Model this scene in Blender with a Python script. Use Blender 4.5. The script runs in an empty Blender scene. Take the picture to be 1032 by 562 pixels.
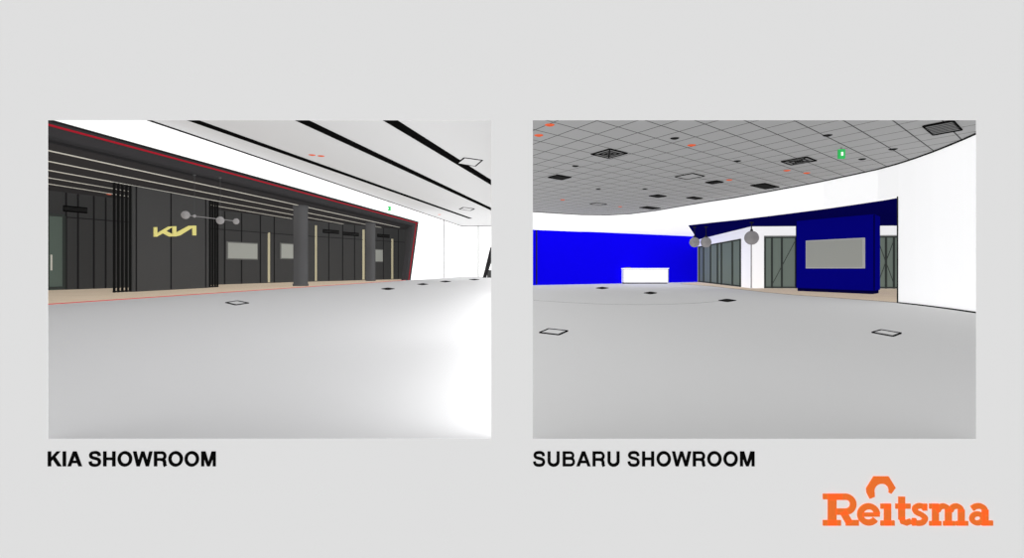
import bpy, bmesh, math
from mathutils import Vector

scene = bpy.context.scene
scene.view_settings.view_transform = 'Standard'
scene.view_settings.look = 'None'

# ------------------------------------------------------------------ materials
def lin(c):
    c /= 255.0
    return c/12.92 if c <= 0.04045 else ((c+0.055)/1.055)**2.4

MATS = {}
def mat(name, rgb, k=1.0, emit=0.0, rough=0.9, noise=0.0):
    if name in MATS: return MATS[name]
    m = bpy.data.materials.new(name); m.use_nodes = True
    b = m.node_tree.nodes['Principled BSDF']
    col = (min(lin(rgb[0])*k, .95), min(lin(rgb[1])*k, .95), min(lin(rgb[2])*k, .95), 1)
    b.inputs['Base Color'].default_value = col
    b.inputs['Roughness'].default_value = rough
    b.inputs['Specular IOR Level'].default_value = 0.0
    if emit:
        b.inputs['Emission Color'].default_value = col
        b.inputs['Emission Strength'].default_value = emit
    MATS[name] = m
    return m

M_board = mat('painted_grey', (224,224,224), .97)
M_black = mat('black_lettering', (10,10,10))
M_line  = mat('dark_joint', (30,30,30))
M_seam  = mat('grey_joint', (110,110,110))
M_white = mat('white_paint', (244,244,244))
M_kfloor= mat('grey_floor_tile', (196,196,197), 0.72)
M_sfloor= mat('grey_floor_vinyl', (194,194,194), 0.84)
M_kceil = mat('plaster_ceiling', (228,228,228), 0.57)
M_dark  = mat('charcoal_panel', (56,56,56))
M_dark2 = mat('charcoal_soffit', (48,47,48))
M_fin   = mat('black_fin', (30,29,30))
M_red   = mat('red_trim', (140,26,38))
M_gold  = mat('gold_lettering', (200,192,120))
M_led   = mat('light_strip', (205,202,192), 0.7, emit=0.1)
M_beige = mat('beige_strip', (205,197,166), 0.7)
M_scr   = mat('screen_glass', (136,138,133))
M_scr2  = mat('screen_bezel', (90,90,88))
M_col   = mat('grey_column', (68,68,69))
M_globe = mat('globe_glass', (118,116,116))
M_orange= mat('orange_sprinkler', (190,82,52))
M_green = mat('green_sign', (52,170,88))
M_blue  = mat('blue_paint', (8,2,192), 1.0)
M_navy  = mat('navy_paint', (4,3,108))
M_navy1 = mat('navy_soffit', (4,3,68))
M_navy2 = mat('navy_dark_trim', (3,2,45))  # darker navy of the base strip and vertical edges
M_glass = mat('tinted_glass', (102,112,105))
M_frame = mat('aluminium_frame', (52,56,54))
M_logo  = mat('orange_lettering', (232,112,48))

def wood_mat():
    m = bpy.data.materials.new('oak_floor'); m.use_nodes = True
    nt = m.node_tree; b = nt.nodes['Principled BSDF']
    tc = nt.nodes.new('ShaderNodeTexCoord'); br = nt.nodes.new('ShaderNodeTexBrick')
    br.inputs['Color1'].default_value = (lin(205),lin(189),lin(169),1)
    br.inputs['Color2'].default_value = (lin(197),lin(180),lin(159),1)
    br.inputs['Mortar'].default_value = (lin(173),lin(156),lin(133),1)
    br.inputs['Scale'].default_value = 1.0
    br.inputs['Mortar Size'].default_value = 0.01
    br.inputs['Brick Width'].default_value = 1.8
    br.inputs['Row Height'].default_value = 0.2
    nt.links.new(tc.outputs['Object'], br.inputs['Vector'])
    nt.links.new(br.outputs['Color'], b.inputs['Base Color'])
    b.inputs['Specular IOR Level'].default_value = 0
    return m
M_wood = wood_mat()

GA = Vector((-316,600)).normalized()      # ceiling grid directions
GB = Vector((584,600)).normalized()
def tile_mat():
    m = bpy.data.materials.new('ceiling_tile_grid'); m.use_nodes = True
    nt = m.node_tree; b = nt.nodes['Principled BSDF']
    tc = nt.nodes.new('ShaderNodeTexCoord')
    def family(d, tile):
        n = Vector((-d.y, d.x, 0))
        dot = nt.nodes.new('ShaderNodeVectorMath'); dot.operation='DOT_PRODUCT'
        dot.inputs[1].default_value = n
        nt.links.new(tc.outputs['Object'], dot.inputs[0])
        dv = nt.nodes.new('ShaderNodeMath'); dv.operation='DIVIDE'; dv.inputs[1].default_value = tile
        nt.links.new(dot.outputs['Value'], dv.inputs[0])
        fr = nt.nodes.new('ShaderNodeMath'); fr.operation='FRACT'
        nt.links.new(dv.outputs[0], fr.inputs[0])
        lt = nt.nodes.new('ShaderNodeMath'); lt.operation='LESS_THAN'; lt.inputs[1].default_value = 0.03/tile
        nt.links.new(fr.outputs[0], lt.inputs[0])
        return lt
    a = family(GA, 0.72); c = family(GB, 0.72)
    mx = nt.nodes.new('ShaderNodeMath'); mx.operation='MAXIMUM'
    nt.links.new(a.outputs[0], mx.inputs[0]); nt.links.new(c.outputs[0], mx.inputs[1])
    mix = nt.nodes.new('ShaderNodeMix'); mix.data_type='RGBA'
    mix.inputs[6].default_value = (lin(141),)*3+(1,)
    mix.inputs[7].default_value = (lin(66),)*3+(1,)
    nt.links.new(mx.outputs[0], mix.inputs[0])
    nt.links.new(mix.outputs[2], b.inputs['Base Color'])
    b.inputs['Specular IOR Level'].default_value = 0
    return m
M_tile = tile_mat()

# ------------------------------------------------------------------ survey helpers
EYE = Vector((0,0,1.0)); F = 600.0; U0 = 516.0; V0 = 270.0
def at_z(u,v,z):
    """where the surveyed sight line meets the horizontal plane z"""
    d = (1.0-z)*F/(v-V0)
    return Vector(((u-U0)/F*d, d, z))
def at_y(u,v,y):
    return Vector(((u-U0)/F*y, y, 1.0-(v-V0)/F*y))
def on_line(u,A,B):
    """plan position on the wall line A-B for sight column u"""
    dx,dy = B[0]-A[0], B[1]-A[1]; r = (u-U0)/F
    t = (A[0]*dy-A[1]*dx)/(r*dy-dx)
    return Vector((r*t, t, 0))
def on_wall(u,v,A,B):
    p = on_line(u,A,B); p.z = 1.0-(v-V0)/F*p.y
    return p

# ------------------------------------------------------------------ mesh builder
class Build:
    def __init__(s, name):
        s.name=name; s.v=[]; s.f=[]; s.mi=[]; s.mats=[]; s.sm=[]
    def m(s, material):
        if material not in s.mats: s.mats.append(material)
        return s.mats.index(material)
    def prism(s, pts, off, material):
        off=Vector(off); n=len(pts); i=len(s.v)
        pts=[Vector(p) for p in pts]
        s.v += [tuple(p) for p in pts]+[tuple(p+off) for p in pts]
        fs=[list(range(i,i+n)), list(range(i+2*n-1,i+n-1,-1))]
        for k in range(n):
            j=(k+1)%n; fs.append([i+k,i+j,i+n+j,i+n+k])
        for f in fs: s.f.append(f); s.mi.append(s.m(material)); s.sm.append(False)
    def box(s, lo, hi, material):
        x0,y0,z0=lo; x1,y1,z1=hi
        s.prism([(x0,y0,z0),(x1,y0,z0),(x1,y1,z0),(x0,y1,z0)], (0,0,z1-z0), material)
    def bar(s, a, b, w, material, h=None):
        a=Vector(a); b=Vector(b); d=(b-a).normalized()
        up=Vector((0,0,1)) if abs(d.z)<.9 else Vector((0,1,0))
        sx=d.cross(up).normalized(); sy=sx.cross(d).normalized(); h=h or w
        s.prism([a-sx*w/2-sy*h/2, a+sx*w/2-sy*h/2, a+sx*w/2+sy*h/2, a-sx*w/2+sy*h/2], b-a, material)
    def rev(s, c, prof, material, n=28):
        """surface of revolution about vertical axis; prof=[(r,z)...]"""
        i=len(s.v)
        for r,z in prof:
            for k in range(n):
                a=2*math.pi*k/n
                s.v.append((c[0]+r*math.cos(a), c[1]+r*math.sin(a), c[2]+z))
        for p in range(len(prof)-1):
            for k in range(n):
                j=(k+1)%n
                s.f.append([i+p*n+k,i+p*n+j,i+(p+1)*n+j,i+(p+1)*n+k]); s.mi.append(s.m(material)); s.sm.append(True)
        s.f.append([i+k for k in range(n)][::-1]); s.mi.append(s.m(material)); s.sm.append(False)
        q=i+(len(prof)-1)*n
        s.f.append([q+k for k in range(n)]); s.mi.append(s.m(material)); s.sm.append(False)
    def globe(s, c, r, material):
        prof=[(max(r*math.sin(t),.002), -r*math.cos(t)) for t in [math.pi*k/14 for k in range(15)]]
        s.rev(c, prof, material)
    def done(s):
        me=bpy.data.meshes.new(s.name); me.from_pydata(s.v,[],s.f)
        for m_ in s.mats: me.materials.append(m_)
        for p,mi,sm in zip(me.polygons,s.mi,s.sm): p.material_index=mi; p.use_smooth=sm
        bm=bmesh.new(); bm.from_mesh(me); bmesh.ops.recalc_face_normals(bm, faces=bm.faces); bm.to_mesh(me); bm.free()
        o=bpy.data.objects.new(s.name, me); scene.collection.objects.link(o)
        return o

# ================================================================== FRONT WALL
BY = 3.48; PX = BY/F; YF = 3.484
def bp(u,v,y=BY): return Vector(((u-U0)*PX, y, 1.0-(v-V0)*PX))
b=Build('wall_front')
def wpiece(u0,v0,u1,v1):
    b.prism([bp(u0,v0),bp(u1,v0),bp(u1,v1),bp(u0,v1)], (0,.003,0), M_board)
wpiece(-900,-500,48,1100); wpiece(984,-500,1932,1100)
wpiece(48,-500,984,121); wpiece(48,442,984,1100); wpiece(495,121,537,442)
b.done()

# ---- lettering tools (2-D outlines mounted on the wall)
def catmull(P, n=7):
    out=[]
    for i in range(len(P)-1):
        p0=P[max(i-1,0)]; p1=P[i]; p2=P[i+1]; p3=P[min(i+2,len(P)-1)]
        for k in range(n):
            t=k/n
            out.append(tuple(0.5*((2*p1[j])+(-p0[j]+p2[j])*t+(2*p0[j]-5*p1[j]+4*p2[j]-p3[j])*t*t+(-p0[j]+3*p1[j]-3*p2[j]+p3[j])*t**3) for j in (0,1)))
    out.append(P[-1]); return out
def arc(cx,cy,rx,ry,a0,a1,n=20):
    return [(cx+rx*math.cos(math.radians(a0+(a1-a0)*k/n)), cy+ry*math.sin(math.radians(a0+(a1-a0)*k/n))) for k in range(n+1)]
def stroke(path, w, closed=False):
    quads=[]; n=len(path); L=[];R=[]
    for i,p in enumerate(path):
        if closed: a=path[(i-1)%n]; c=path[(i+1)%n]
        else: a=path[max(i-1,0)]; c=path[min(i+1,n-1)]
        d1=Vector((p[0]-a[0],p[1]-a[1])); d2=Vector((c[0]-p[0],c[1]-p[1]))
        if d1.length<1e-6: d1=d2
        if d2.length<1e-6: d2=d1
        d1.normalize(); d2.normalize(); t=(d1+d2).normalized(); nn=Vector((-t.y,t.x))
        cs=max(nn.dot(Vector((-d1.y,d1.x))),.5)
        L.append((p[0]+nn.x*w/2/cs,p[1]+nn.y*w/2/cs)); R.append((p[0]-nn.x*w/2/cs,p[1]-nn.y*w/2/cs))
    for i in range(n if closed else n-1):
        j=(i+1)%n; quads.append([L[i],L[j],R[j],R[i]])
    return quads
def rect(x0,y0,x1,y1): return [(x0,y0),(x1,y0),(x1,y1),(x0,y1)]
def mir(poly,w): return [(w-x,y) for x,y in poly]
G={}
G['I']=(278,[rect(64,0,214,720)])
G['K']=(722,[rect(69,0,217,720),[(217,235),(217,425),(490,720),(675,720)],[(305,350),(418,460),(722,0),(540,0)]])
aL=[(15,0),(172,0),(438,720),(280,720)]
G['A']=(722,[aL,mir(aL,722),rect(165,155,557,275)])
w1=[(5,720),(162,720),(330,0),(180,0)]; w2=[(180,0),(322,0),(540,720),(404,720)]
G['W']=(944,[w1,w2,mir(w1,944),mir(w2,944)])
m1=[(69,720),(268,720),(476,0),(357,0)]
G['M']=(833,[rect(69,0,206,720),rect(627,0,764,720),m1,mir(m1,833)])
G['H']=(722,[rect(70,0,218,720),rect(504,0,652,720),rect(218,300,504,428)])
G['O']=(778,stroke(arc(389,360,275,302,0,360,40)[:-1],145,True))
G['U']=(722,stroke([(143,720),(143,250)]+arc(361,250,218,195,180,360,18)+[(579,250),(579,720)],147))
G['R']=(722,[rect(70,0,218,720)]+stroke([(200,658),(430,658)]+arc(445,495,152,163,85,-85,16)+[(430,332),(200,332)],128)+stroke(catmull([(430,330),(540,290),(578,190),(582,90),(625,0)]),145))
G['B']=(722,[rect(73,0,221,720)]+stroke([(200,662),(430,662)]+arc(440,528,138,134,85,-85,14)+[(430,394),(200,394)],118)+stroke([(200,380),(450,380)]+arc(460,220,150,160,85,-85,14)+[(450,60),(200,60)],122))
G['S']=(667,stroke(catmull([(545,495),(515,610),(420,660),(320,668),(190,640),(130,555),(150,465),(240,410),(360,380),(490,335),(548,250),(540,150),(470,75),(340,50),(200,72),(125,140),(108,235)]),138))
def lettering(name, text, u, vbase, size):
    bb=Build(name); x=0
    for ch in text:
        if ch==' ': x+=278; continue
        adv,polys=G[ch]
        for pl in polys:
            pts=[bp(u+(x+p[0])*size/1000, vbase-p[1]*size/1000, BY-.006) for p in pl]
            bb.prism(pts,(0,.0055,0),M_black)
        x+=adv
    return bb.done()
lettering('caption_lettering','KIA SHOWROOM',47.3,469.5,20.9)
lettering('caption_lettering','SUBARU SHOWROOM',536.4,469.5,20.9)

b=Build('logo_sign')
P=[]
# R
P+=[rect(829,497,848,502.5),rect(834,497,842.5,529),rect(829,523.5,847,529)]
P+=stroke([(842,500),(852,500)]+arc(852,507.5,7.5,7.5,-90,90,12)+[(852,515),(842,515)],6.2)
P+=stroke([(849,515),(855.5,526)],7)+[rect(852,523.5,865,529)]
# e
P+=stroke(arc(875,517.8,8.4,8.2,-2,-325,26),6)+[rect(869,516,886,520)]
# i
P+=[rect(887,507,897,512),rect(890.5,507,897.5,529),rect(887,524,901,529)]
# t
P+=[rect(902,507,917,512),rect(905,500,911.5,523)]+stroke([(908.2,521),(909.5,525),(913,526.2),(917.5,524.5)],5.5)
# s
P+=stroke(catmull([(932,512.5),(929,509.6),(925,509.3),(921.6,511.5),(923,515.5),(928,518),(931.8,521.5),(929.5,525.6),(925,526.6),(921.5,525.5),(920,522.5)],5),5.4)+[rect(930.2,507,933.8,514),rect(918.6,521.5,921.8,529)]
# m
P+=[rect(936,507,945,512),rect(939,507,945.5,529),rect(952,513,958.5,529),rect(965,513,971.5,529)]
for x0 in (936,950,963): P.append(rect(x0,524.5,x0+12,529))
P+=stroke([(943,514)]+arc(950,514.2,5.2,4.8,-165,0,10),5.4)+stroke([(957,514)]+arc(963,514.2,5.2,4.8,-165,0,10),5.4)
# a
P+=stroke(catmull([(979,512),(983,509.6),(988,509.6),(991.6,512.5),(992.2,518)],5),5.6)+[rect(989,513,995.5,529),rect(989,524,1000,529)]
P+=stroke(arc(984.5,521.8,5.6,4.6,0,360,20)[:-1],5,True)
# hexagonal nut above the i
P.append([(873,496),(872.5,491.5),(880,479.5),(895,479.5),(902,491),(897.5,497)]+arc(888,494,7.4,7.2,15,-195,14)+[(881,500),(876,502)])
for pl in P:
    b.prism([bp(x,y,BY-.008) for x,y in pl],(0,.0075,0),M_logo)
b.done()

# ================================================================== DIVIDER / ROOM 1 (dark portal showroom)
def Wx(y): return -12.62+.1233*(y-16.2)
W0=Vector((Wx(3.6),3.6,0)); W1=Vector((Wx(70),70,0))
ZC=5.96; ZP=5.02; ZS=4.5
b=Build('wall_divider'); b.box((-.012,YF,0),(.012,72,5.96),M_white); b.done()
b=Build('floor')
b.prism([(W0.x,YF,0),(-.014,YF,0),(-.014,70,0),(W1.x,70,0)],(0,0,-.1),M_kfloor)
b.done()
b=Build('ceiling')
b.prism([(W0.x,YF,ZC),(-.014,YF,ZC),(-.014,70,ZC),(W1.x,70,ZC)],(0,0,.1),M_kceil)
b.done()
b=Build('wall_back')
b.box((W1.x-.2,70,0),(-.014,70.2,ZC),M_white)
b.bar(at_y(482,278.5,69.95),at_y(482,228,69.95),.08,M_line)
b.bar((W1.x,69.95,ZC-.03),(-.05,69.95,ZC-.03),.06,M_line)
b.done()

Dn=Vector((-1,.1233,0)).normalized()   # out of the room, through the left wall
end_top=on_line(421,W0,W1); end_bot=on_line(413,W0,W1)
in_top=on_line(416,W0,W1); in_bot=on_line(408.5,W0,W1)
b=Build('wall_left')
def wz(p,z): return Vector((p.x,p.y,z))
b.prism([wz(W0,ZP),wz(end_top,ZP),wz(end_bot,0),wz(W1,0),wz(W1,ZC),wz(W0,ZC)],Dn*.2,M_white)
q=on_line(447,W0,W1)
b.bar(wz(q,ZC-.05)-Dn*.02,wz(q,0.01)-Dn*.02,.09,M_line)
b.bar(wz(W0,ZC-.02)-Dn*.02,wz(W1,ZC-.02)-Dn*.02,.05,M_line)
b.done()

b=Build('portal_frame')
b.prism([wz(W0,ZS),wz(in_top,ZS),wz(in_bot,0),wz(end_bot,0),wz(end_top,ZP),wz(W0,ZP)],Dn*.35,M_dark2)
o=-Dn*.03
b.bar(wz(W0,ZP)+o,wz(end_top,ZP)+o,.05,M_fin)
b.bar(wz(end_top,ZP)+o,wz(end_bot,0)+o,.08,M_fin)
b.bar(wz(W0,ZP-.13)+o,wz(end_top,ZP-.13)+o,.05,M_red)
it=on_line(419.3,W0,W1); ib=on_line(411.5,W0,W1)
b.bar(wz(it,ZP-.13)+o,wz(ib,0)+o,.055,M_red)
b.bar(wz(W0,.02)+o,wz(in_bot,.02)+o,.045,mat('red_floor_trim',(180,66,74)),.02)
b.done()

B0=at_z(48,292.4,0); B1=at_z(300,284,0); B2=at_z(408,281.0,0)
Bs=B0+(B0-B1)*1.0   # extends toward the viewer
b=Build('wall_panelling')
def panel_face(A,C,z0,z1): b.prism([wz(A,z0),wz(C,z0),wz(C,z1),wz(A,z1)],Vector((C.y-A.y,-(C.x-A.x),0)).normalized()*-.15,M_dark)
panel_face(Bs,B1,0,ZS); panel_face(B1,B2,0,ZS)
b.prism([wz(B2,0),wz(in_bot,0),wz(in_top,ZS),wz(B2,ZS)],(0,.1,0),M_dark)
b.prism([wz(Bs,0),wz(W0,0),wz(W0,ZS),wz(Bs,ZS)],(0,-.1,0),M_dark)
n1=Vector((B1.y-B0.y,-(B1.x-B0.x),0)).normalized(); n2=Vector((B2.y-B1.y,-(B2.x-B1.x),0)).normalized()
def joint(u,z0=0,z1=ZS,w=.05,m=M_fin):
    if u<300: A,C,n=B0,B1,n1
    else: A,C,n=B1,B2,n2
    p=on_line(u,A,C)+n*.04
    b.bar(wz(p,z0),wz(p,z1-.02),w,m)
for u in (66,78,94,106,226,243,262,276,300.5,331,345,357,386,401): joint(u)
for u,z0,z1 in ((270.5,0.05,3.4),(318,.05,4.2),(366,.05,4.2),(395,.05,3.6)): joint(u,z0,z1,.11 if u<330 else .15,M_beige)
for z in (3.35,):
    b.bar(wz(B0+n1*.03,z),wz(B1+n1*.03,z),.04,M_fin); b.bar(wz(B1+n2*.03,z),wz(B2+n2*.03,z),.04,M_fin)
b.done()

b=Build('soffit')
b.prism([wz(W0,ZS),wz(in_top,ZS),wz(B2,ZS),wz(B1,ZS),wz(Bs,ZS)],(0,0,.1),M_dark2)
b.done()
b=Build('floor_timber')
b.prism([wz(W0,.001),wz(in_bot,.001),wz(B2,.001),wz(B1,.001),wz(Bs,.001)],(0,0,-.05),M_wood)
b.done()

def Bx(y):
    if y<B1.y: return B0.x+(B1.x-B0.x)*(y-B0.y)/(B1.y-B0.y)
    return B1.x+(B2.x-B1.x)*(y-B1.y)/(B2.y-B1.y)
b=Build('linear_ceiling_light')
for off in (1.3,2.9,4.5,6.1,7.6):
    y=10
    while y<51 and Wx(y)-off>Bx(y)+.2: y+=.25
    b.bar((Wx(8)-off,8,ZS-.02),(Wx(y)-off,y,ZS-.02),.09,M_led,.02)
b.done()

# logo wall with fin screens
L0=at_z(115,295,0); L1=at_z(219,289.4,0)
la=on_line(134,L0,L1); lb=on_line(210.5,L0,L1)
nL=Vector((L1.y-L0.y,-(L1.x-L0.x),0)).normalized()
b=Build('partition_wall')
b.prism([wz(la,0),wz(lb,0),wz(lb,ZS-.04),wz(la,ZS-.04)],-nL*.2,mat('charcoal_feature_panel',(62,62,62)))
for u in (137,172,207):
    p=on_line(u,L0,L1)+nL*.02; b.bar(wz(p,0.02),wz(p,ZS-.05),.04,M_fin)
b.done()
for us in ((115.5,119.6,123.7,127.8,131.7),(212,214.6,217.2,219.6)):
    b=Build('slatted_screen')
    for u in us:
        p=on_line(u,L0,L1)
        b.prism([wz(p,0.01),wz(p+(L1-L0).normalized()*.055,.01),wz(p+(L1-L0).normalized()*.055-nL*.08,.01),wz(p-nL*.08,.01)],(0,0,ZS-.05),mat('fin_black',(20,20,20)))
    p0=on_line(us[0],L0,L1)-nL*.06; p1=on_line(us[-1],L0,L1)-nL*.06
    for z in (.05,ZS-.08): b.bar(wz(p0,z),wz(p1,z),.06,M_fin)
    b.done()

# gold letters
b=Build('wall_logo_lettering')
K=[]
K+=[rect(154.5,228.8,157.3,238.4)]
K+=[[(157.3,235.2),(157.3,238.3),(163.5,234.6),(173.6,228.0),(169.0,228.2)]]
K+=[[(162.6,234.4),(166.2,232.6),(173.6,236.2),(173.6,238.1),(170.0,238.2)]]
K+=[rect(173.4,227.9,176.6,238.1)]
K+=[[(176.6,234.4),(176.6,238.0),(180.6,237.0),(193.8,228.8),(193.8,227.4),(189.6,227.4)]]
K+=[rect(193.6,227.3,196.8,237.1)]
for pl in K: b.prism([on_wall(x,y,L0,L1)+nL*.06 for x,y in pl],-nL*.055,M_gold)
b.done()

# columns
def column(u,v,r):
    p=at_z(u,v,0); b=Build('column')
    b.rev((p.x,p.y,0),[(r*1.08,0.003),(r*1.08,.12),(r,.13),(r,ZS-.2),(r*1.06,ZS-.19),(r*1.06,ZS-.005)],M_col,36)
    b.done()
column(303,288,.39); column(373.5,283,.36)

# wall screens
def wall_screen(u0,v0,u1,v1,A,C,n,m_s=M_scr,m_b=M_scr2,bz=.07):
    b=Build('wall_screen')
    p=[on_wall(u0,v0,A,C),on_wall(u1,v0,A,C),on_wall(u1,v1,A,C),on_wall(u0,v1,A,C)]
    p[1].z=p[0].z=(p[0].z+p[1].z)/2; p[2].z=p[3].z=(p[2].z+p[3].z)/2
    b.prism([q+n*.03 for q in p],n*.08,m_b)
    dx=(p[1]-p[0]).normalized()*bz; dz=Vector((0,0,bz))
    b.prism([p[0]+dx-dz+n*.11,p[1]-dx-dz+n*.11,p[2]-dx+dz+n*.11,p[3]+dx+dz+n*.11],n*.02,m_s)
    b.done()
wall_screen(227.5,244,258.5,261.5,B0,B1,n1)
wall_screen(281.5,245,295.5,261,B0,B1,n1)
wall_screen(377,251,385,264,B1,B2,n2)

# glazed door at the far left
b=Build('door_1')
A=on_wall(46,291,B0,B1); C=on_wall(63,291,B0,B1)
A.z=C.z=.02
b.prism([A+n1*.03,C+n1*.03,wz(C,3.4)+n1*.03,wz(A,3.4)+n1*.03],n1*.05,mat('door_glass',(80,90,84)))
for q in (A,C): b.bar(wz(q,.02)+n1*.08,wz(q,3.4)+n1*.08,.12,M_frame)
b.bar(wz(A,3.4)+n1*.08,wz(C,3.4)+n1*.08,.12,M_frame); b.bar(wz(A,.1)+n1*.08,wz(C,.1)+n1*.08,.12,M_frame)
q=on_line(50,B0,B1); b.bar(wz(q,.9)+n1*.12,wz(q,1.6)+n1*.12,.05,M_led)
b.done()

def grille(u0,u1,v0,v1,A,C,n):
    b=Build('air_vent')
    p=[on_wall(u0,v0,A,C),on_wall(u1,v0,A,C),on_wall(u1,v1,A,C),on_wall(u0,v1,A,C)]
    p[1].z=p[0].z=(p[0].z+p[1].z)/2; p[2].z=p[3].z=p[0].z-.28
    b.prism([q+n*.03 for q in p],n*.05,M_black)
    for t in (.35,.65):
        b.bar(p[0].lerp(p[3],t)+n*.1,p[1].lerp(p[2],t)+n*.1,.02,M_dark)
    b.done()
grille(63,87,208,212,B0,B1,n1); grille(325,341,231.5,235,B1,B2,n2); grille(345,361,234,237,B1,B2,n2); grille(380,392,236,238.5,B1,B2,n2)

# pendant
b=Build('pendant_lamp')
py=22.0
g=[at_y(187,216.5,py),at_y(222,222.0,py+1),at_y(238,223,py+1.5)]
for q,r in zip(g,(.15,.15,.12)): b.globe(q,r,M_globe)
b.bar(at_y(186,216.5,py),at_y(240,223,py+1.5),.02,M_globe)
q=at_y(196,217.6,py+.3); b.globe(q,.06,M_globe)
for u,v,yy in ((222,222,py+1),(196,217.6,py+.3)):
    q=at_y(u,v,yy); b.bar(q,wz(q,ZS-.02),.010,M_col)
    b.rev((q.x,q.y,ZS-.04),[(.05,0),(.05,.035)],M_col,16)
b.done()

# ceiling slots (black linear diffusers)
b=Build('linear_ceiling_diffuser')
for (u0,v0,u1,v1,w) in ((194,121,474,220,.36),(304,121,500,213,.44),(393,121,505,190,.46)):
    a=at_z(u0,v0,ZC-.012); c=at_z(u1,v1,ZC-.012); a=a+(a-c)*.25
    b.bar(a,c,w,M_black,.02)
b.done()

def frame_box(name,px,z,w,m_rim,m_in,dz):
    b=Build(name)
    P4=[at_z(u,v,z) for u,v in px]
    b.prism(P4,(0,0,dz),m_in)
    for i in range(4):
        b.bar(P4[i]+Vector((0,0,dz)),P4[(i+1)%4]+Vector((0,0,dz)),w,m_rim,.02)
    b.done()
frame_box('ceiling_diffuser',[(461,164),(468,158.5),(486,161),(479,167)],ZC-.003,.07,M_black,M_kceil,-.02)
frame_box('ceiling_diffuser',[(463,210.5),(467,208.6),(478,210),(474,212)],ZC-.003,.10,M_black,M_kceil,-.02)
frame_box('floor_socket_box',[(228,305),(239,303.2),(250,305.4),(238,307.4)],.001,.06,M_black,M_kfloor,.008)
for u,v,w_,h_ in ((391,291,6,1),(426,286.3,5,.8),(449,283.6,5,.7),(478,281.6,5,.6)):
    frame_box('floor_socket_box',[(u-w_,v),(u,v-h_),(u+w_,v),(u,v+h_)],.001,.08,M_black,M_line,.008)

def dot(name,u,v,z,r,m):
    p=at_z(u,v,z); b=Build(name)
    b.rev((p.x,p.y,z-.03),[(r*.5,0),(r*.8,.01),(r,.02),(r,.028)],m,18); b.done()
for u,v in ((314.5,156),(323.5,157),(443,216)): dot('fire_sprinkler',u,v,ZC,.15,M_orange)
for u,v in ((110,195.5),(290,220.5)): dot('fire_sprinkler',u,v,ZS,.11,M_orange)
b=Build('exit_sign')
q=at_y(391,210,44); b.box((q.x-.2,44,q.z-.16),(q.x+.2,44.06,q.z+.16),M_green); b.bar((q.x,44.03,q.z+.16),(q.x,44.03,ZC-.003),.02,M_seam)
b.box((q.x-.04,43.98,q.z-.08),(q.x+.04,44,q.z+.08),M_white); b.done()
# mirrored second portal at the far right
b=Build('portal_frame')
b.prism([at_y(494,249,60),at_y(486.5,279.7,60),at_y(490,279.7,60),at_y(498,255,60),at_y(503,255,60),at_y(503,249,60)],(0,.3,0),M_fin)
b.prism([at_y(491,272,60.4),at_y(491,279.6,60.4),at_y(503,279.6,60.4),at_y(503,272,60.4)],(0,.3,0),M_dark)
b.done()

# ================================================================== ROOM 2 (blue showroom)
Z2=4.0; ZF=3.05; ZL=3.27
curve=[(537,213),(560,214.5),(585,216),(612,216.5),(635,215.2),(660,212),(690,206.8),(715,202.6),(740,198.8),(770,193.4),(800,187.8),(830,182),(860,175.5),(885,170),(905,164.5),(922,159),(940,152.5),(955,146.5),(970,140.3),(984,134),(1010,122),(1050,105)]
cp=[(at_z(u,v,Z2).x,at_z(u,v,Z2).y) for u,v in curve]
cp=[(.014,cp[0][1]-.1)]+cp+[(10.2,7.5),(9.8,3.5)]
ic=1+[c[0] for c in curve].index(905)
b=Build('ceiling')
b.prism([(.014,YF,Z2)]+[(x,y,Z2) for x,y in cp],(0,0,.1),M_tile)
b.done()
def offs(i,d):
    a=Vector(cp[max(i-1,0)]); c=Vector(cp[min(i+1,len(cp)-1)]); t=(c-a).normalized(); n=Vector((-t.y,t.x))
    return (max(cp[i][0]+n.x*d,.014),cp[i][1]+n.y*d)
def ribbon(b,i0,i1,z0,z1,m,th=.2):
    for i in range(i0,i1):
        p,q=cp[i],cp[i+1]; po,qo=offs(i,th),offs(i+1,th)
        b.prism([(p[0],p[1],z0),(q[0],q[1],z0),(qo[0],qo[1],z0),(po[0],po[1],z0)],(0,0,z1-z0),m)
b=Build('fascia'); ribbon(b,0,ic,ZF,Z2-.002,M_white)
for i in range(0,ic):
    a=offs(i,-.02); c=offs(i+1,-.02); b.bar((a[0],a[1],Z2-.02),(c[0],c[1],Z2-.02),.03,M_line)
b.done()
b=Build('wall_right'); ribbon(b,ic,len(cp)-1,0,Z2-.002,M_white)
a=offs(ic,-.01); b.bar((a[0],a[1],0.01),(a[0],a[1],ZF),.03,M_line)
for i in range(ic,len(cp)-3):
    a=offs(i,-.02); c=offs(i+1,-.02); b.bar((a[0],a[1],.015),(c[0],c[1],.015),.03,M_line)
    b.bar((a[0],a[1],Z2-.02),(c[0],c[1],Z2-.02),.03,M_line)
b.done()

Q0=at_z(539,287.2,0); Q1=at_z(703,284,0)
Ql=Q0+(Q0-Q1)*((Q0.x-.03)/(Q1.x-Q0.x))
G0=Q1.copy(); G1=at_z(757,290.5,0); G2=at_z(935,291,0)
b=Build('floor')
b.prism([(.014,YF,0),(9.8,YF,0),(10.2,7.5,0)]+[(cp[i][0],cp[i][1],0) for i in range(len(cp)-3,ic-1,-1)]+[(G2.x,G2.y,0),(G1.x,G1.y,0),(Q1.x,Q1.y,0),(Ql.x,Ql.y,0)],(0,0,-.1),M_sfloor)
b.done()
b=Build('wall_accent')
b.prism([wz(Ql,0),wz(Q1,0),wz(Q1,ZL-.01),wz(Ql,ZL-.01)],(0,.2,0),M_blue)
b.bar(wz(Q0,.05)+Vector((.1,-.1,0)),wz(Q0,ZL-.05)+Vector((.1,-.1,0)),.08,M_line)
b.done()
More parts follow.
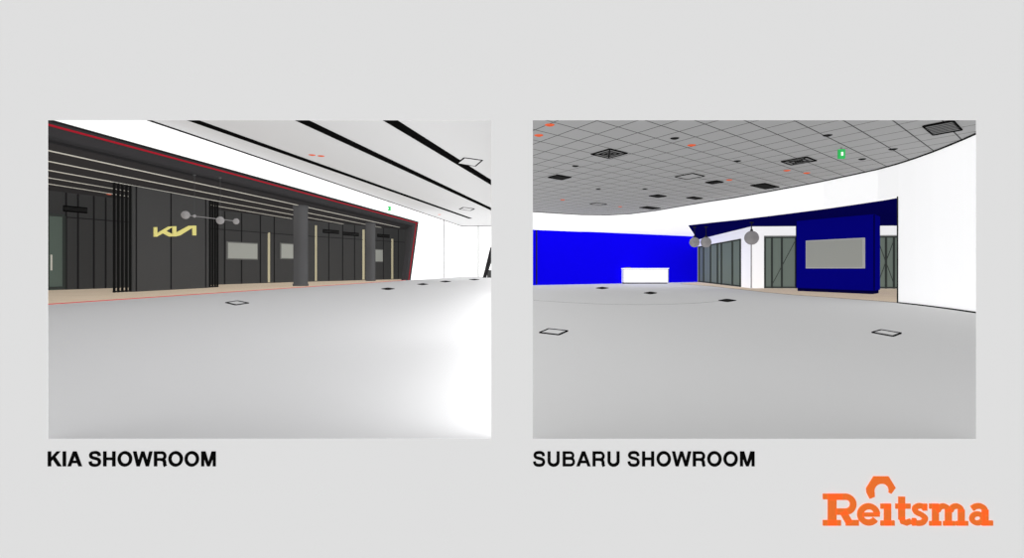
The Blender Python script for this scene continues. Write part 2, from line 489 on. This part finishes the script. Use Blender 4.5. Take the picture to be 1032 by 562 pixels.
# soffit behind fascia: white part (slightly raised) and blue part
i690=1+[c[0] for c in curve].index(690)
b=Build('soffit')
b.prism([(x,y,ZL) for x,y in [offs(i,.2) for i in range(0,i690+1)]]+[wz(Q1,ZL),wz(Ql,ZL)],(0,0,.1),M_white)
b.done()
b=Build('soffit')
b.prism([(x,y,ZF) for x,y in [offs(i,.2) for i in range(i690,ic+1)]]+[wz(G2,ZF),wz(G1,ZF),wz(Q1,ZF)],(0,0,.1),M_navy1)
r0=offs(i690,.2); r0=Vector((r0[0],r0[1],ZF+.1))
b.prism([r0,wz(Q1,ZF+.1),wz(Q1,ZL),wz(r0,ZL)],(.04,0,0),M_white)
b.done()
# timber floor
b=Build('floor_timber')
fp=[(686,286),(715,288.2),(740,291),(770,294.4),(800,297.3),(830,299.4),(860,301.6),(885,303.4),(904.5,305)]
fpp=[at_z(u,v,.0) for u,v in fp]
b.prism([wz(p,.008) for p in fpp]+[wz(G2,.008),wz(G1,.008),wz(Q1,.008)],(0,0,-.006),M_wood)
for p,q in zip(fpp,fpp[1:]): b.bar(wz(p,.012),wz(q,.012),.06,M_seam,.008)
b.done()

# glazed partitions
def nrm(A,C): return Vector((C.y-A.y,-(C.x-A.x),0)).normalized()
nG1=nrm(G0,G1); nG2=nrm(G1,G2)
b=Build('wall_partition')
def seg(A,C,u0,u1,z0,z1,m,th=.15,out=0):
    n=nrm(A,C); p=on_line(u0,A,C)+n*out; q=on_line(u1,A,C)+n*out
    b.prism([wz(p,z0),wz(q,z0),wz(q,z1),wz(p,z1)],-n*th,m)
seg(G0,G1,703.5,757,2.55,ZF-.01,M_white); seg(G0,G1,747,757,0.01,2.55,M_white)
seg(G1,G2,757,930,2.6,ZF-.01,M_white); seg(G1,G2,757,770,0.01,2.6,M_white)
p=G1+nG2*.02; b.bar(wz(p,.02),wz(p,ZF-.03),.04,M_seam)
b.done()
def glazing(name,A,C,u0,u1,posts,diag=()):
    global b
    b=Build(name); n=nrm(A,C)
    seg(A,C,u0,u1,0.03,2.54,M_glass,.03,-.05)
    for u in posts:
        p=on_line(u,A,C); b.bar(wz(p,.01),wz(p,2.54),.07,M_frame)
    p=on_line(u0,A,C); q=on_line(u1,A,C)
    for z in (.06,2.5): b.bar(wz(p,z),wz(q,z),.07,M_frame)
    for (ua,za,ub,zb) in diag:
        b.bar(wz(on_line(ua,A,C)+n*.03,za),wz(on_line(ub,A,C)+n*.03,zb),.025,M_frame)
    b.done()
glazing('window_1',G0,G1,704,746.5,(704.5,709,716,723,727,738,746))
glazing('window_2',G1,G2,770.5,803,(771,778,788,802),((778,.2,802,2.4),))
glazing('window_3',G1,G2,803,930,(812,850,884,893,901,915),((884,.2,901,2.4),(901,.2,884,2.4)))

# blue display wall
D0=at_z(802.5,293.2,0); D1=at_z(881,296.6,0); D2=at_z(887,295.4,0); D3=D0+(D2-D1)
b=Build('display_wall')
for z0,z1,m_,ins in ((.01,.14,M_navy2,.03),(.14,ZF-.01,M_navy,0)):
    cx=(D0+D1+D2+D3)/4
    b.prism([wz(p+(cx-p)*ins,z0) for p in (D0,D1,D2,D3)],(0,0,z1-z0),m_)
nD=nrm(D0,D1)
b.bar(wz(D1,.15),wz(D1,ZF-.03),.03,M_navy2)
b.bar(wz(D0,.15),wz(D0,ZF-.03),.03,M_navy2)
o_=b.done()
wall_screen(814,241,872.5,270.3,D0,D1,nD,M_scr,mat('pale_bezel',(150,150,150)),.05)

# reception desk
b=Build('reception_desk')
d0=at_z(628,285.7,0); yy=d0.y; x0=d0.x; x1=at_y(673.5,280,yy).x
b.box((x0+.05,yy+.05,.005),(x1-.05,yy+.65,.08),M_line)
b.box((x0,yy,.08),(x1,yy+.7,.95),M_white)
b.box((x0-.04,yy-.04,.95),(x1+.04,yy+.74,1.0),M_white)
b.bar((x0,yy-.02,.93),(x1,yy-.02,.93),.03,M_seam)
for xx in (x0,x1): b.bar((xx,yy-.01,.08),(xx,yy-.01,.95),.04,M_seam)
b.box((x0+.12,yy-.05,1.0),(x0+.5,yy+.1,1.05),M_seam)
b.done()

# pendants
for u,v,d,r in ((700,244,29.5,.25),(711.5,244,29.3,.26),(757.5,239.5,26.5,.31)):
    q=at_y(u,v,d); b=Build('pendant_lamp'); b.globe(q,r,M_globe)
    b.bar(wz(q,q.z+r*.95),wz(q,ZF-.004),.03,M_line)
    b.rev((q.x,q.y,q.z+r*.9),[(.07,0),(.05,.1)],M_line,14)
    b.rev((q.x,q.y,ZF-.05),[(.09,0),(.09,.045)],M_line,14); b.done()

# ceiling equipment
def csq(name,u,v,a,c,kind):
    p=at_z(u,v,Z2); b=Build(name); A=Vector((GA.x,GA.y,0))*a/2; C=Vector((GB.x,GB.y,0))*c/2
    z=Vector((0,0,-.004)); P4=[p-A-C+z,p+A-C+z,p+A+C+z,p-A+C+z]
    inner={'x':mat('vent_grey',(100,100,100)),'dark':mat('vent_dark',(34,34,34)),'light':mat('vent_light',(142,142,142)),'slat':M_line}[kind]
    b.prism(P4,(0,0,-.02),inner)
    zz=Vector((0,0,-.02))
    for i in range(4): b.bar(P4[i]+zz,P4[(i+1)%4]+zz,.045,M_black,.02)
    if kind=='x':
        b.bar(P4[0]+zz,P4[2]+zz,.03,M_black,.02); b.bar(P4[1]+zz,P4[3]+zz,.03,M_black,.02)
        for k in (.3,.6):
            R=[p-A*k-C*k,p+A*k-C*k,p+A*k+C*k,p-A*k+C*k]; R=[r_+Vector((0,0,-.024)) for r_ in R]
            for i in range(4): b.bar(R[i],R[(i+1)%4],.03,M_black,.02)
    if kind=='slat':
        for k in range(1,7):
            t=k/7; b.bar(P4[0].lerp(P4[3],t)+zz,P4[1].lerp(P4[2],t)+zz,.05,mat('vent_blade',(105,105,105)),.02)
    b.done()
for u,v,a,c,k in ((614,154,.78,.78,'x'),(805,161.5,.78,.78,'x'),(695,177,.78,.78,'light'),(771,187,.6,1.35,'dark'),
                  (564,178,.55,.7,'dark'),(655,209,.6,1.2,'dark'),(720,183,.5,.5,'dark'),(663,197,.5,.7,'dark'),(603,205,.5,.8,'light'),
                  (950,128,.55,1.15,'slat'),(700,199,.4,.8,'dark')):
    csq('ceiling_vent',u,v,a,c,k)
for u,v in ((554,125.5),(543,136),(697,146),(793,171.5),(567,201),(735,181),(625,208),(813,174)): dot('fire_sprinkler',u,v,Z2,.10,M_orange)
for u,v in ((680,139),(743,162),(834,136),(869,160),(580,167),(603,190),(650,190),(900,150)): dot('smoke_detector',u,v,Z2,.10,M_line)
b=Build('exit_sign')
q=at_z(848,148.5,Z2); b.box((q.x-.08,q.y-.03,Z2-.28),(q.x+.08,q.y+.03,Z2-.05),M_green)
b.bar((q.x,q.y,Z2-.06),(q.x,q.y,Z2-.003),.03,M_seam)
b.box((q.x-.025,q.y-.04,Z2-.21),(q.x+.025,q.y-.03,Z2-.12),M_white); b.done()

# floor boxes and floor joint
frame_box('floor_socket_box',[(544,335.4),(553,331.6),(572,333.6),(563,337.6)],.001,.022,M_black,M_sfloor,.006)
frame_box('floor_socket_box',[(879,335.2),(888,332.6),(908,336),(900,339)],.001,.022,M_black,M_sfloor,.006)
for u,v,w_,h_ in ((607,290.2,6,1),(655.5,295.2,6,1.1),(733,302.8,8,1.3)):
    frame_box('floor_socket_box',[(u-w_,v),(u,v-h_),(u+w_,v),(u,v+h_)],.001,.06,M_black,M_line,.008)
b=Build('trim_1')
jl=[(538,302.5),(570,304.5),(600,306),(625,306.7),(650,306.8),(675,306.4),(700,305.5),(733,302.8)]
jj=[at_z(u,v,.002) for u,v in jl]
for p,q in zip(jj,jj[1:]): b.bar(p,q,.012,M_seam,.006)
b.done()

# ================================================================== LIGHTS
def sun(name,d,s):
    l=bpy.data.lights.new(name,'SUN'); l.energy=s; l.angle=.2; l.use_shadow=False
    o=bpy.data.objects.new(name,l); o.rotation_euler=Vector(d).to_track_quat('-Z','Y').to_euler(); scene.collection.objects.link(o)
PI=math.pi
sun('fill_down',(0,0,-1),.60*PI)  # shadowless fill lamps added on every axis for flat, even shading
sun('fill_up',(0,0,1),.60*PI)
sun('fill_forward',(0,1,0),.72*PI)
sun('fill_back',(0,-1,0),.40*PI)
sun('fill_left',(-1,0,0),.5*PI)
sun('fill_right',(1,0,0),.5*PI)
# unseen area lamps added on the solid divider to whiten the floor beside it
for y0,y1,h,L in ((3.55,8,.8,4.6),(8,24,1.7,4.3),(24,66,2.6,2.8)):
    l=bpy.data.lights.new('added_side_fill','AREA'); l.shape='RECTANGLE'; l.size=y1-y0; l.size_y=h
    l.energy=L*PI*(y1-y0)*h
    o=bpy.data.objects.new('added_side_fill',l); o.location=(-.03,(y0+y1)/2,h/2+.02)
    o.rotation_euler=(math.radians(90),0,math.radians(90))   # -Z faces -X
    scene.collection.objects.link(o)
    d=o.rotation_euler.to_matrix() @ Vector((0,0,-1))
    if d.x>0: o.rotation_euler=(math.radians(90),0,math.radians(-90))

w=bpy.data.worlds.new('world'); scene.world=w; w.use_nodes=True
w.node_tree.nodes['Background'].inputs[0].default_value=(.9,.9,.9,1)
w.node_tree.nodes['Background'].inputs[1].default_value=.28

# ================================================================== CAMERA
c=bpy.data.cameras.new('camera'); c.sensor_width=36; c.lens=36*F/1032; c.shift_y=-11/1032; c.clip_end=300
o=bpy.data.objects.new('camera',c); o.location=EYE; o.rotation_euler=(math.radians(90),0,0)
scene.collection.objects.link(o); scene.camera=o
